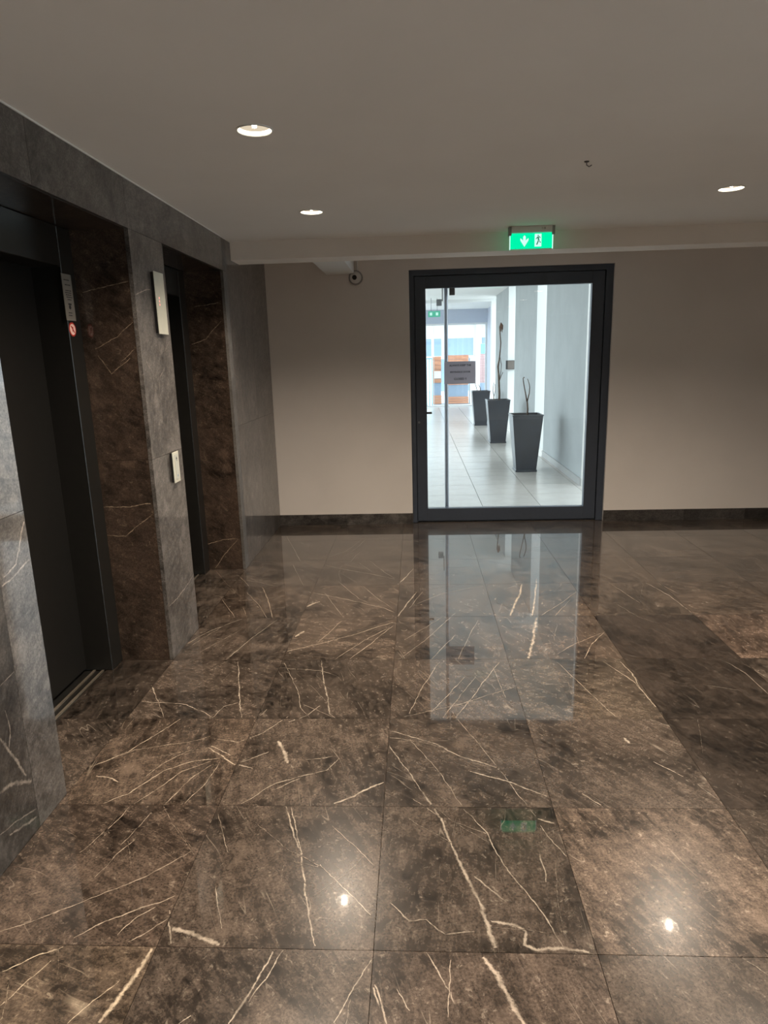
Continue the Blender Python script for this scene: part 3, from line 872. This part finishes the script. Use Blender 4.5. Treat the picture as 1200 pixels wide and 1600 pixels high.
# downstand beam along the ceiling in front of the back wall, and its stub to the wall
struct('trim_1', boxes((XL, XR, 5.20, 5.44, 2.335, ZC)), M_BEAM, 'painted beam hanging under the ceiling in front of the back wall')
struct('trim_2', bevel(boxes((-0.80, -0.545, 5.44, YB, 2.345, ZC)), 0.004), M_WHITE, 'short white beam stub joining the ceiling beam to the back wall')
# thin shadow-gap bead where marble meets ceiling
struct('trim_3', boxes((XL, XL + 0.006, YF, 5.2, ZC - 0.005, ZC)), M_WHITE, 'thin white bead between marble wall and ceiling')

# ------------------------------------------------------------------ glass door
door = struct('door_1', boxes((DX0, DX0 + 0.045, YB + 0.03, YB + 0.12, 0, DZ), (DX1 - 0.065, DX1, YB + 0.03, YB + 0.12, 0, DZ), (DX0 + 0.045, DX1 - 0.065, YB + 0.03, YB + 0.12, DZ - 0.05, DZ),
                               (DX0 + 0.045, DX0 + 0.075, YB + 0.108, YB + 0.12, 0, DZ - 0.05), (DX1 - 0.095, DX1 - 0.065, YB + 0.108, YB + 0.12, 0, DZ - 0.05), (DX0 + 0.075, DX1 - 0.095, YB + 0.108, YB + 0.12, DZ - 0.08, DZ - 0.05), (DX0 + 0.045, DX1 - 0.065, YB + 0.07, YB + 0.12, 0, 0.012)),
              M_ANTH, 'wide anthracite framed glass door in the back wall')
LX0, LX1, LZ0, LZ1 = DX0 + 0.050, DX1 - 0.070, 0.013, DZ - 0.055
GX0, GX1, GZ0, GZ1 = 0.100, 1.607, 0.135, 2.205
leaf = obj('door_leaf', bevel(boxes((LX0, GX0, YB + 0.045, YB + 0.105, LZ0, LZ1)), 0.003), M_ANTH, door)
obj('stile', bevel(boxes((GX1, LX1, YB + 0.045, YB + 0.105, LZ0, LZ1)), 0.003), M_ANTH, leaf)
obj('top_rail', boxes((GX0, GX1, YB + 0.045, YB + 0.105, GZ1, LZ1)), M_ANTH, leaf)
obj('bottom_rail', boxes((GX0, GX1, YB + 0.045, YB + 0.105, LZ0, GZ0)), M_ANTH, leaf)
bm = bmesh.new()
bm.faces.new([bm.verts.new(p) for p in ((GX0, YB + 0.075, GZ0), (GX1, YB + 0.075, GZ0), (GX1, YB + 0.075, GZ1), (GX0, YB + 0.075, GZ1))])
obj('glass_pane', bm, M_GLASS, leaf)
bm = bmesh.new()
lathe(bm, [(0.019, GZ0 - 0.01), (0.019, GZ1 + 0.01)], 16, 'Z', (0.290, YB + 0.15, 0))
for z in (GZ0 - 0.005, GZ1 + 0.005):
    lathe(bm, [(0.008, 0.0), (0.008, 0.05)], 10, 'Y', (0.290, YB + 0.10, z))
obj('pull_bar', bm, M_STEEL, leaf, smooth=False)['label'] = 'full height tubular steel pull bar on the outer side'
bm = boxes((0.085, 0.150, YB + 0.135, YB + 0.150, 1.055, 1.075))
lathe(bm, [(0.011, 0), (0.011, 0.04)], 12, 'Y', (0.092, YB + 0.102, 1.065))
obj('lever_handle', bm, M_BLACK, leaf)['label'] = 'black lever handle'
bm = bmesh.new()
lathe(bm, [(0.011, 0.0), (0.011, -0.006), (0.004, -0.006), (0.004, -0.003), (0.0, -0.003)], 14, 'Y', (0.024, YB + 0.045, 0.985))
obj('lock_cylinder', bm, M_STEEL, leaf)['label'] = 'small steel keyhole'
obj('door_closer', bevel(boxes((0.322, 0.372, YB + 0.106, YB + 0.14, 2.145, 2.26)), 0.003), M_BLACK, leaf)

# paper notice taped to the inner side of the glass
notice = thing('paper_notice', (0.42, YB + 0.073, 1.34), 'white paper notice taped to the inside of the glass door', 'notice')
obj('sheet', boxes((0.268, 0.562, YB + 0.0705, YB + 0.0720, 1.338, 1.545)), M_PAPER, notice)
for s, z, sz in (('ALWAYS KEEP THE', 1.508, 0.024), ('ENTRANCE DOOR', 1.447, 0.0225), ('CLOSED !!', 1.383, 0.026)):
    text_mesh('printed_line', s, sz, M_INK, notice, (0.418, YB + 0.0699, z), bold=0.0006)

# ------------------------------------------------------------------ lifts
def elevator(y0, y1, label):
    t = thing('elevator_door', (-1.75, (y0 + y1) / 2, 0), label, 'elevator', None)
    e = 0.0015
    jl, jr = y0 + 0.115, y1 - 0.125
    obj('jamb', bevel(boxes((-1.86, -1.652, y0 + e, jl, 0.0, ZR - e)), 0.0025, 1), M_ELEV, t)
    right = obj('jamb', bevel(boxes((-1.86, -1.652, jr, y1 - e, 0.0, ZR - e)), 0.0025, 1), M_ELEV, t)
    obj('header', bevel(boxes((-1.86, -1.652, jl + 0.0005, jr - 0.0005, 2.055, ZR - e)), 0.0025, 1), M_ELEV, t)
    mid = (jl + jr) / 2
    obj('door_panel', bevel(boxes((-1.790, -1.762, jl + 0.001, mid + 0.01, 0.012, 2.075)), 0.002, 1), M_ELEVP, t)
    obj('door_panel', bevel(boxes((-1.825, -1.797, mid - 0.02, jr + 0.03, 0.012, 2.075)), 0.002, 1), M_ELEVP, t)
    obj('sill', boxes((-1.86, -1.692, jl, jr, -0.0095, -0.004)), M_ELEV, t)
    for xr in (-1.758, -1.712):
        obj('sill_rail', boxes((xr, xr + 0.011, jl, jr, -0.004, 0.003)), M_SILL, t)['label'] = 'thin brass coloured sill rail'
    return t, right, jr


ELN = 'black metal elevator door in the recess nearest the viewer, notice plate on its jamb'
ELF = 'black metal elevator door in the farther recess beside the indicator panel'
lift_near, jamb_near, jr = elevator(RC[0][0], RC[0][1], ELN)
lift_far, _, _ = elevator(RC[1][0], RC[1][1], ELF)
# engraved plate and round sticker on the near lift's jamb
JX = -1.652
pl = obj('notice_plate', boxes((JX, JX + 0.003, 3.208, 3.296, 1.812, 2.025)), M_PLATEG, lift_near)
pl['label'] = 'grey engraved notice plate with black print'
bm = bmesh.new()
for z, a, b in ((1.998, 0.016, 0.066), (1.976, 0.022, 0.070), (1.950, 0.02, 0.074), (1.940, 0.016, 0.072), (1.930, 0.02, 0.07), (1.920, 0.024, 0.078), (1.909, 0.03, 0.066), (1.848, 0.026, 0.060), (1.836, 0.024, 0.058)):
    rnd = random.Random(int(z * 1000))
    y = a
    while y < b:                       # each row broken into word-long strokes
        w = rnd.uniform(0.006, 0.016)
        box(bm, JX + 0.003, JX + 0.0034, 3.208 + y, 3.208 + min(y + w, b), z - 0.0022, z + 0.0022)
        y += w + 0.003
obj('print', bm, M_INK, pl)['label'] = 'rows of small black print'
bm = bmesh.new()
lathe(bm, [(0.010, 0.0), (0.010, 0.0006)], 16, 'X', (JX + 0.003, 3.252, 1.874))
box(bm, JX + 0.003, JX + 0.0036, 3.240, 3.268, 1.884, 1.892)
obj('pictogram', bm, M_INK, pl)
bm = bmesh.new()
lathe(bm, [(0.033, 0.0), (0.033, 0.0008)], 28, 'X', (JX, 3.254, 1.772))
st = obj('round_sticker', bm, M_STICKR, lift_near)
st['label'] = 'round red and white warning sticker'
bm = bmesh.new()
lathe(bm, [(0.026, 0.0), (0.026, 0.0005)], 28, 'X', (JX + 0.0008, 3.254, 1.772))
obj('sticker_face', bm, M_STICKP, st)
bm = bmesh.new()
tube(bm, [(JX + 0.0012, 3.240, 1.788), (JX + 0.0012, 3.268, 1.757)], 0.0028, 6)
tube(bm, [(JX + 0.0012, 3.254, 1.784), (JX + 0.0012, 3.253, 1.762)], 0.0035, 6)
obj('sticker_symbol', bm, M_STICKR, st)

# hall indicator and call button on the pier between the lifts
ind = thing('floor_indicator', (XL, 3.635, 1.755), 'tall pale indicator panel with red digits on the pier between elevators', 'indicator')
obj('back_box', boxes((XL, XL + 0.016, 3.572, 3.698, 1.757, 2.063)), M_BLACK, ind)
obj('face_plate', bevel(boxes((XL + 0.016, XL + 0.020, 3.568, 3.702, 1.752, 2.068)), 0.0012, 1), M_PLATE, ind)
for dz in (0.0, 0.017, 0.034):
    obj('red_segment', boxes((XL + 0.020, XL + 0.0204, 3.608, 3.618, 1.898 + dz, 1.908 + dz)), M_RED, ind)
call = thing('call_button', (XL, 3.63, 0.95), 'small white call button plate with arrow on the pier between elevators', 'button')
obj('back_box', boxes((XL, XL + 0.014, 3.588, 3.668, 0.952, 1.116)), M_BLACK, call)
obj('face_plate', bevel(boxes((XL + 0.014, XL + 0.019, 3.583, 3.673, 0.948, 1.120)), 0.002, 1), M_PLATE, call)
obj('button', bevel(boxes((XL + 0.019, XL + 0.0205, 3.610, 3.656, 0.965, 1.104)), 0.0005, 1), principled('pale_grey_insert', (0.46, 0.47, 0.42), 0.5, noise=0.02), call)
bm = bmesh.new()
x = XL + 0.0209
bm.faces.new([bm.verts.new(p) for p in ((x, 3.623, 1.078), (x, 3.643, 1.078), (x, 3.633, 1.094))])
bm.faces.new([bm.verts.new(p) for p in ((x, 3.630, 1.066), (x, 3.636, 1.066), (x, 3.636, 1.078), (x, 3.630, 1.078))])
obj('arrow_mark', bm, M_INK, call)
bm = bmesh.new()
lathe(bm, [(0.007, 0), (0.007, 0.0004)], 14, 'X', (XL + 0.0205, 3.633, 0.985))
obj('indicator_dot', bm, M_BAND, call)

# ------------------------------------------------------------------ downlights
def downlight(x, y, label, view=True):
    t = thing('downlight', (x, y, ZC), label, 'light', 'round downlights in the lobby ceiling')
    bm = bmesh.new()
    lathe(bm, [(0.0655, 0.0), (0.072, 0.0), (0.072, -0.003), (0.066, -0.004), (0.0645, 0.0), (0.0655, 0.0)], 36, 'Z', (x, y, ZC), close=False)
    obj('trim_ring', bm, M_WHITE, t, smooth=False)
    bm = bmesh.new()
    lathe(bm, [(0.066, -0.001), (0.058, 0.018), (0.040, 0.045), (0.040, 0.09), (0.0, 0.09)], 36, 'Z', (x, y, ZC), close=False)
    can = obj('reflector', bm, M_REFL, t, smooth=True)
    bm = bmesh.new()
    lathe(bm, [(0.0645, -0.0005), (0.0600, 0.006), (0.058, 0.010), (0.058, 0.0115), (0.0645, 0.0025)], 36, 'Z', (x, y, ZC), close=False)
    obj('light_ring', bm, M_LAMP, t, smooth=True)
    bm = bmesh.new()
    lathe(bm, [(0.0575, 0.012), (0.040, 0.030), (0.0, 0.034)], 36, 'Z', (x, y, ZC), close=False)
    obj('diffuser', bm, M_LAMPC, t, smooth=True)
    bm = bmesh.new()
    lathe(bm, [(0.0, 0.008), (0.008, 0.009), (0.011, 0.0195)], 16, 'Z', (x, y, ZC), close=False)
    obj('bulb', bm, M_BULB, t, smooth=True)
    ld = bpy.data.lights.new('lamp', 'SPOT')
    ld.energy = SPOT
    ld.color = (1.0, 0.84, 0.67)
    ld.spot_size = math.radians(140)
    ld.spot_blend = 0.9
    ld.shadow_soft_size = 0.014
    lo = bpy.data.objects.new('lamp', ld)
    C.objects.link(lo)
    place(lo, (x, y, ZC - 0.006), t)
    return t


NAMES = ['lit round downlight on the left of the ceiling, close to the painted beam',
         'lit round ceiling downlight at the right, beyond the exit sign',
         'lit round downlight on the left of the ceiling, nearest the viewer',
         'lit ceiling downlight outside the frame on the right']
d0 = downlight(LIGHTS[0][0], LIGHTS[0][1], NAMES[0])
for k, (x, y) in enumerate(LIGHTS[1:], 1):
    dup(d0, (x, y, ZC), NAMES[k] if k < 4 else 'lit ceiling downlight above or behind the viewer, %s row, %s' % ('left' if x < 0 else 'right', ['first pair', 'second pair', 'third pair'][(k - 4) // 2]))

# ------------------------------------------------------------------ emergency exit sign
SY = 5.02
ex = thing('exit_sign', (0.83, SY, ZC), 'green lit emergency exit sign with down arrow hanging by the beam', 'sign')
obj('housing', bevel(boxes((0.672, 0.975, SY - 0.022, SY + 0.022, 2.422, ZC)), 0.003, 1), M_WHITE, ex)
for x in (0.664, 0.964):
    obj('end_clip', boxes((x, x + 0.018, SY - 0.026, SY + 0.026, 2.405, ZC - 0.002)), principled('grey_clip', (0.25, 0.26, 0.25), 0.5, noise=0.02), ex)
text_mesh('small_print', 'I III', 0.022, M_INK, ex, (0.905, SY - 0.0226, 2.446))
pan = obj('green_panel', bevel(boxes((0.678, 0.968, SY - 0.006, SY + 0.006, 2.318, 2.420)), 0.002, 1), M_GREEN, ex)
for x in (0.672, 0.969):
    obj('panel_edge', boxes((x, x + 0.005, SY - 0.008, SY + 0.008, 2.314, 2.421)), M_GWHITE, ex)
yy = SY - 0.0066


def flat(bm, pts, y=yy):
    f = bm.faces.new([bm.verts.new((p[0], y, p[1])) for p in pts])
    f.normal_update()
    if f.normal.y > 0: f.normal_flip()


bm = bmesh.new()
flat(bm, [(0.772, 2.406), (0.778, 2.406), (0.778, 2.385), (0.772, 2.385)])
flat(bm, [(0.766, 2.400), (0.784, 2.400), (0.784, 2.360), (0.766, 2.360)])
flat(bm, [(0.747, 2.372), (0.775, 2.330), (0.803, 2.372), (0.803, 2.388), (0.784, 2.372), (0.766, 2.372), (0.747, 2.388)])
obj('down_arrow', bm, M_GWHITE, pan)
bm = bmesh.new()
flat(bm, [(0.846, 2.329), (0.893, 2.329), (0.893, 2.413), (0.846, 2.413)])
obj('exit_doorway', bm, M_GWHITE, pan)
bm = bmesh.new()
y2 = yy - 0.0006
flat(bm, [(0.866, 2.398), (0.873, 2.398), (0.873, 2.406), (0.866, 2.406)], y2)           # running figure: head, trunk, limbs
flat(bm, [(0.864, 2.394), (0.873, 2.396), (0.879, 2.372), (0.869, 2.368)], y2)
flat(bm, [(0.864, 2.394), (0.866, 2.388), (0.856, 2.376), (0.853, 2.380)], y2)
flat(bm, [(0.873, 2.394), (0.884, 2.384), (0.887, 2.389), (0.875, 2.399)], y2)
flat(bm, [(0.869, 2.370), (0.876, 2.366), (0.864, 2.340), (0.857, 2.343)], y2)
flat(bm, [(0.874, 2.374), (0.879, 2.370), (0.890, 2.356), (0.884, 2.352)], y2)
obj('running_figure', bm, M_GDARK, pan)

# ------------------------------------------------------------------ dome camera on the back wall
cx, cz = -0.532, 2.312
cm = thing('security_camera', (cx, YB, cz), 'small grey dome security camera on back wall beneath the beam stub', 'camera')
M_CAM = principled('pale_grey_plastic', (0.62, 0.61, 0.60), 0.45, noise=0.02)
bm = bmesh.new()
lathe(bm, [(0.0, 0.0), (0.064, 0.0), (0.064, -0.02), (0.058, -0.028), (0.0, -0.028)], 32, 'Y', (cx, YB, cz))
obj('base', bm, principled('grey_plastic', (0.30, 0.295, 0.29), 0.5, noise=0.02), cm)
bm = bmesh.new()
prof = [(0.052 * _s(PI / 2 * (1 - k / 8)), -0.028 - 0.045 * _s(PI / 2 * k / 8)) for k in range(9)]
lathe(bm, prof, 28, 'Y', (cx, YB, cz), close=False)
obj('dome', bm, M_CAM, cm, smooth=True)
bm = bmesh.new()
lathe(bm, [(0.0, -0.06), (0.021, -0.062), (0.021, -0.078), (0.016, -0.0785), (0.0, -0.074)], 24, 'Y', (cx - 0.006, YB, cz - 0.004))
obj('lens', bm, M_BLACK, cm)
bm = bmesh.new()
tube(bm, [(cx + 0.016, YB - 0.010, cz + 0.06), (cx + 0.016, YB - 0.010, ZC)], 0.009, 10)
obj('conduit', bm, M_CAM, cm)

# small hook left in the ceiling
hk = thing('ceiling_hook', (0.811, 3.43, ZC), 'tiny grey hook fixed in the ceiling with a smudge', 'hook')
bm = bmesh.new()
lathe(bm, [(0.012, 0.0), (0.010, -0.004), (0.0, -0.004)], 14, 'Z', (0.811, 3.43, ZC))
obj('rose', bm, M_DIRT, hk)
bm = bmesh.new()
tube(bm, [(0.811, 3.43, ZC - 0.003), (0.811, 3.43, ZC - 0.016), (0.822, 3.428, ZC - 0.024), (0.834, 3.426, ZC - 0.018)], 0.0025, 6)
obj('wire', bm, M_STEEL, hk)

# ------------------------------------------------------------------ corridor behind the glass door
CXL, CXR, CY0, CY1, CZ = -2.4, 2.0, YB + 0.22, 18.0, 3.0
YE = 21.7
fl = struct('floor_corridor', boxes((CXL, CXR + 0.3, YB + 0.07, YE, -0.16, -0.009)), M_CGROUT, 'pale tiled corridor floor behind the glass door')
protos = {}
jx = [0.70 + 0.62 * k for k in range(-5, 3)]
y = 7.09 - 0.61
while y < YE:
    for x in jx:
        x0, x1, y0, y1 = max(x, CXL), min(x + 0.62, CXR + 0.25), max(y, YB + 0.07), min(y + 0.61, YE)
        if x1 - x0 < 0.05: continue
        key = (round(x1 - x0, 3), round(y1 - y0, 3))
        cxx, cyy = (x0 + x1) / 2, (y0 + y1) / 2
        if key in protos:
            o = protos[key].copy()
            C.objects.link(o)
            place(o, (cxx, cyy, -0.009), fl)
        else:
            o = obj('tile', boxes((x0 + 0.003, x1 - 0.003, y0 + 0.003, y1 - 0.003, -0.009, 0.0)), M_CTILE, fl, origin=(cxx, cyy, -0.009))
            protos[key] = o
    y += 0.61
# right wall in fins with daylight openings between, left wall of tall windows
SEG = ((8.12, 10.65), (11.45, 13.92), (14.92, 17.2))
struct('wall_corridor_right', boxes(*[(CXR, CXR + 0.28, a + 0.01, b - 0.01, 0, CZ) for a, b in SEG], *[(CXR, CXR + 0.28, e, e + 0.01, 0, CZ, 1) for a, b in SEG for e in (a, b - 0.01)]), [M_CORR, M_REVW], 'pale grey corridor wall broken by full height openings')
for k, (a, b) in enumerate(SEG):
    struct('baseboard_corridor', boxes((CXR - 0.012, CXR, a, b, 0.0, 0.09)), principled('grey_tile_skirting', (0.34, 0.34, 0.33), 0.5, noise=0.04) if k == 0 else bpy.data.materials['grey_tile_skirting'], 'grey skirting at foot of corridor wall')
struct('wall_corridor_left', boxes((CXL - 0.2, CXL, CY0, YE, 2.7, CZ), *[(CXL - 0.2, CXL, yy_, yy_ + 0.25, 0, 2.7) for yy_ in (CY0, 9.6, 12.6, 15.6, 18.6, 21.45)]), M_CORR, 'corridor window wall outside the frame on the left')
struct('ceiling_corridor', boxes((CXL - 0.2, CXR + 0.28, CY0, YE + 0.2, CZ, CZ + 0.25)), M_CORRC, 'white corridor ceiling')
# white portal at Y 18, lobby behind it and the bulkhead over the glazed end
struct('wall_portal', boxes((1.98, CXR + 0.28, 18.0, 18.25, 0, CZ), (CXL, 1.98, 18.0, 18.25, 2.93, CZ)), M_WHITE, 'white portal at the far end of the corridor')
struct('wall_vestibule', boxes((2.26, 2.5, 18.25, YE, 0, CZ)), M_BLUEGREY, 'blue grey side wall beyond the portal')
struct('wall_bulkhead', boxes((CXL, 2.5, YE, YE + 0.2, 2.585, CZ), (2.28, 2.5, YE, YE + 0.2, 0, 2.585)), M_BLUEGREY, 'blue grey bulkhead above the far entrance')
bm = boxes((CXL, 2.28, YE + 0.05, YE + 0.10, 2.53, 2.585), (CXL, 2.28, YE + 0.05, YE + 0.10, 0.0, 0.04), (0.33, 0.345, YE + 0.05, YE + 0.1, 0.04, 2.53), (0.58, 0.592, YE + 0.05, YE + 0.1, 0.04, 2.53), (2.20, 2.28, YE + 0.05, YE + 0.1, 0.04, 2.53))
ent = struct('window_1', bm, M_WHITE, 'white framed glazed entrance at the far end')
for (a, b) in ((0.345, 0.58), (0.592, 2.20), (-2.4, 0.33)):
    bm = bmesh.new()
    bm.faces.new([bm.verts.new(p) for p in ((a, YE + 0.075, 0.04), (b, YE + 0.075, 0.04), (b, YE + 0.075, 2.53), (a, YE + 0.075, 2.53))])
    obj('glass_pane', bm, M_GLASS2, ent)

# planters
def planter(x, y, label):
    t = thing('planter', (x, y, 0), label, 'planter', 'dark planters along the corridor')
    bm = bmesh.new()
    h0, h1, z0, z1 = 0.138, 0.205, 0.03, 0.775
    rings = []
    for h, z in ((h0, z0), (h1, z1), (h1 + 0.006, z1), (h1 + 0.006, z1 + 0.014), (h1 - 0.018, z1 + 0.014), (h1 - 0.022, z1 - 0.05)):
        rings.append([bm.verts.new((x + sx * h, y + sy * h, z)) for sx, sy in ((-1, -1), (1, -1), (1, 1), (-1, 1))])
    for a, b in zip(rings, rings[1:]):
        for k in range(4):
            bm.faces.new((a[k], a[(k + 1) % 4], b[(k + 1) % 4], b[k]))
    bm.faces.new(rings[0][::-1])
    obj('pot', bm, M_POT, t)
    obj('plinth', bevel(boxes((x - 0.148, x + 0.148, y - 0.148, y + 0.148, 0.0, 0.03)), 0.003, 1), M_POT, t)
    obj('soil', boxes((x - 0.18, x + 0.18, y - 0.18, y + 0.18, 0.70, 0.728)), M_SOIL, t)
    return t


def stem(t, name, pts, radii, m=None):
    x, y, _ = t.location
    bm = bmesh.new()
    tube(bm, [(x + p[0], y + p[1], p[2]) for p in pts], radii, 7)
    return obj(name, bm, m or M_STEM, t, smooth=True)


p1 = planter(1.507, 9.33, 'dark square planter nearest the glass door, short forked dry stem')
p2 = planter(1.50, 12.50, 'dark square planter in the middle, tall dry stem with withered tip')
p3 = planter(1.49, 15.75, 'dark square planter farthest down the corridor, two thin twigs')
for t, name, pts, rad in (
    (p1, 'stem', [(0.02, 0, 0.72), (0.025, 0, 0.86), (0.015, 0, 0.96)], [0.013, 0.012, 0.011]),
    (p1, 'twig', [(0.015, 0, 0.95), (-0.01, 0.01, 1.08), (-0.035, 0.01, 1.20), (-0.045, 0.01, 1.27), (-0.03, 0.0, 1.285)], [0.010, 0.008, 0.007, 0.006, 0.009]),
    (p1, 'twig', [(0.015, 0, 0.95), (0.04, -0.01, 1.07), (0.045, -0.01, 1.15), (0.035, -0.01, 1.20), (0.012, -0.01, 1.265)], [0.009, 0.007, 0.006, 0.005, 0.004]),
    (p2, 'stem', [(0.03, 0, 0.72), (0.03, 0, 0.9), (0.02, 0, 1.1), (0.01, 0, 1.27), (0.0, 0, 1.38), (0.02, 0, 1.50), (0.035, 0, 1.65), (0.045, 0, 1.80), (0.03, 0, 1.95), (0.02, 0, 2.08), (0.045, 0, 2.15)],
     [0.022, 0.020, 0.018, 0.016, 0.018, 0.013, 0.011, 0.011, 0.010, 0.010, 0.009]),
    (p2, 'twig', [(0.025, 0, 1.12), (0.06, 0, 1.22), (0.09, 0, 1.28)], [0.009, 0.007, 0.005]),
    (p2, 'twig', [(0.02, 0, 1.13), (0.055, 0.01, 1.30), (0.06, 0.01, 1.42), (0.035, 0.01, 1.55), (0.03, 0, 1.62)], [0.007, 0.006, 0.006, 0.005, 0.005]),
    (p2, 'twig', [(-0.07, 0, 0.72), (-0.07, 0, 0.85), (-0.09, 0, 0.95), (-0.075, 0, 1.10)], [0.009, 0.008, 0.006, 0.004]),
    (p2, 'twig', [(-0.07, 0, 0.83), (-0.045, 0, 0.95), (-0.05, 0, 1.07)], [0.006, 0.005, 0.004]),
    (p3, 'twig', [(-0.06, 0, 0.72), (-0.09, 0, 0.86), (-0.13, 0, 0.97)], [0.010, 0.008, 0.006]),
    (p3, 'twig', [(0.0, 0, 0.72), (0.0, 0, 0.84), (-0.05, 0, 0.95)], [0.010, 0.009, 0.006]),
):
    stem(t, name, pts, rad)
bm = bmesh.new()
for k in range(5):
    a = 2 * PI * k / 5
    tube(bm, [(p2.location.x + 0.045, p2.location.y, 2.15), (p2.location.x + 0.05 + 0.018 * _c(a), p2.location.y + 0.02 * _s(a), 2.10), (p2.location.x + 0.058 + 0.02 * _c(a), p2.location.y + 0.02 * _s(a), 2.03 - 0.012 * k)], [0.008, 0.017, 0.003], 6)
obj('withered_leaves', bm, M_LEAFD, p2)

# dark box by the second opening, speaker and exit sign in the corridor
it = thing('intercom_box', (2.05, 14.87, 1.27), 'dark square box on the pillar behind the tall planter', 'intercom')
obj('case', bevel(boxes((1.95, 2.16, 14.84, 14.92, 1.275, 1.465)), 0.006, 1), M_BLACK, it)
obj('cover', boxes((1.985, 2.125, 14.832, 14.84, 1.282, 1.458)), principled('brown_cover', (0.12, 0.10, 0.085), 0.5, noise=0.1), it)
sp = thing('ceiling_speaker', (0.49, 14.0, CZ), 'small dark grey box hanging from the corridor ceiling left of the pull bar', 'speaker')
obj('case', bevel(boxes((0.435, 0.54, 13.95, 14.05, 2.58, 2.705)), 0.005, 1), principled('grey_box', (0.10, 0.105, 0.11), 0.5, noise=0.05), sp)
obj('bracket', boxes((0.545, 0.565, 13.98, 14.02, 2.69, CZ), (0.535, 0.565, 13.98, 14.02, 2.67, 2.69)), bpy.data.materials['grey_box'], sp)
es = thing('exit_sign', (0.47, 17.3, CZ), 'faint green exit sign far down the corridor', 'sign')
obj('green_panel', boxes((0.33, 0.63, 17.29, 17.31, 2.55, 2.69)), M_GREEN2, es)
obj('rod', boxes((0.40, 0.41, 17.295, 17.305, 2.69, CZ)), M_STEEL, es)
obj('rod', boxes((0.55, 0.56, 17.295, 17.305, 2.69, CZ)), M_STEEL, es)
for x in (0.37, 0.52):
    bm = bmesh.new()
    flat(bm, [(x, 2.585), (x + 0.06, 2.585), (x + 0.06, 2.655), (x, 2.655)], 17.289)
    obj('white_symbol', bm, M_GWHITE, es)

# ------------------------------------------------------------------ outside
struct('ground', boxes((-30, 30, YE + 0.0, 60, -0.3, -0.02), (CXR + 0.3, 30, CY0, YE, -0.3, -0.02), (-30, CXL - 0.2, CY0, YE, -0.3, -0.02), (XR + 0.25, 30, -12, CY0, -0.3, -0.02)), M_PAVE, 'pale paving outside the building')
YK = 23.0


def counter(label, x0, x1, zb0, zb1, ztop, n_low, n_up):
    t = thing('wooden_counter', ((x0 + x1) / 2, YK + 0.3, -0.02), label, 'counter')
    obj('body', boxes((x0 + 0.01, x1 - 0.01, YK + 0.02, YK + 0.6, -0.02, ztop - 0.01)), M_BAND, t)
    for (a, b, n) in ((0.0, zb0, n_low), (zb1, ztop, n_up)):
        for k in range(n):
            h = (b - a) / n
            obj('board', boxes((x0, x1, YK, YK + 0.02, a + k * h + 0.004, a + (k + 1) * h - 0.004)), M_WOOD, t)
    return t


ca = counter('orange wooden counter with white sign outside, left of the pull bar', 0.578, 0.86, 0.30, 0.71, 1.585, 3, 6)
obj('white_sign', boxes((0.61, 0.845, YK - 0.02, YK - 0.002, 0.86, 1.10)), M_FACADE, ca)
cb = counter('orange wooden counter with blue grey band outside, behind the paper notice', 1.09, 1.775, 0.24, 0.63, 1.615, 3, 7)
tf = thing('gate_frame', (0.44, YK - 0.3, 0), 'pale teal metal gate frame outside at the left edge of glass', 'gate')
for x in (0.345, 0.44, 0.53):
    obj('post', boxes((x, x + 0.025, YK - 0.32, YK - 0.28, -0.02, 1.50)), M_TEAL, tf)
obj('rail', boxes((0.345, 0.555, YK - 0.32, YK - 0.28, 1.50, 1.535)), M_TEAL, tf)
ps = thing('white_post', (1.93, YK + 0.2, 0), 'white post standing outside right of the wooden counter', 'post')
obj('shaft', bevel(boxes((1.82, 2.06, YK + 0.1, YK + 0.34, -0.02, 1.50)), 0.01, 1), M_FACADE, ps)
obj('cap', boxes((1.80, 2.08, YK + 0.08, YK + 0.36, 1.50, 1.54)), M_FACADE, ps)
pk = thing('kiosk', (2.6, 24.6, 0), 'pinkish clad kiosk with sky blue panel outside at the right', 'kiosk')
for k in range(6):
    obj('cladding_board', boxes((2.25 + 0.11 * k, 2.355 + 0.11 * k, 24.0, 24.03, 0.64, 1.63)), M_PINK, pk)
obj('base_panel', boxes((2.25, 2.92, 24.0, 24.03, -0.02, 0.635)), M_BAND, pk)
obj('blue_panel', boxes((2.27, 2.92, 23.99, 24.03, 1.645, 1.975)), M_SKYBLUE, pk)
obj('body', boxes((2.27, 2.92, 24.03, 25.2, -0.02, 1.98)), M_FACADE, pk)
bd = thing('white_building', (2.0, 32.0, 0), 'white building across the way with pale blue windows', 'building')
obj('wall', boxes((-8, 14, 32.0, 36.0, -0.02, 5.0)), M_FACADE, bd)
for k, (x0, x1) in enumerate(((-2.2, -0.8), (-0.7, 0.78), (0.83, 1.25), (1.30, 2.72), (3.03, 3.55), (3.65, 5.0), (5.1, 6.6))):
    w = obj('window', boxes((x0, x1, 31.93, 32.0, 1.55, 2.42)), M_FACADE, bd)
    obj('pane', boxes((x0 + 0.04, x1 - 0.04, 31.925, 31.93, 1.59, 2.38)), M_WINBLUE, w)
obj('lower_panel', boxes((1.0, 3.4, 31.95, 32.0, -0.02, 1.45)), M_WINBLUE, bd)
obj('column', boxes((2.79, 3.0, 31.6, 31.8, -0.02, 3.2)), M_FACADE, bd)
obj('canopy', boxes((-8, 14, 30.8, 32.0, 2.95, 3.2)), M_FACADE, bd)
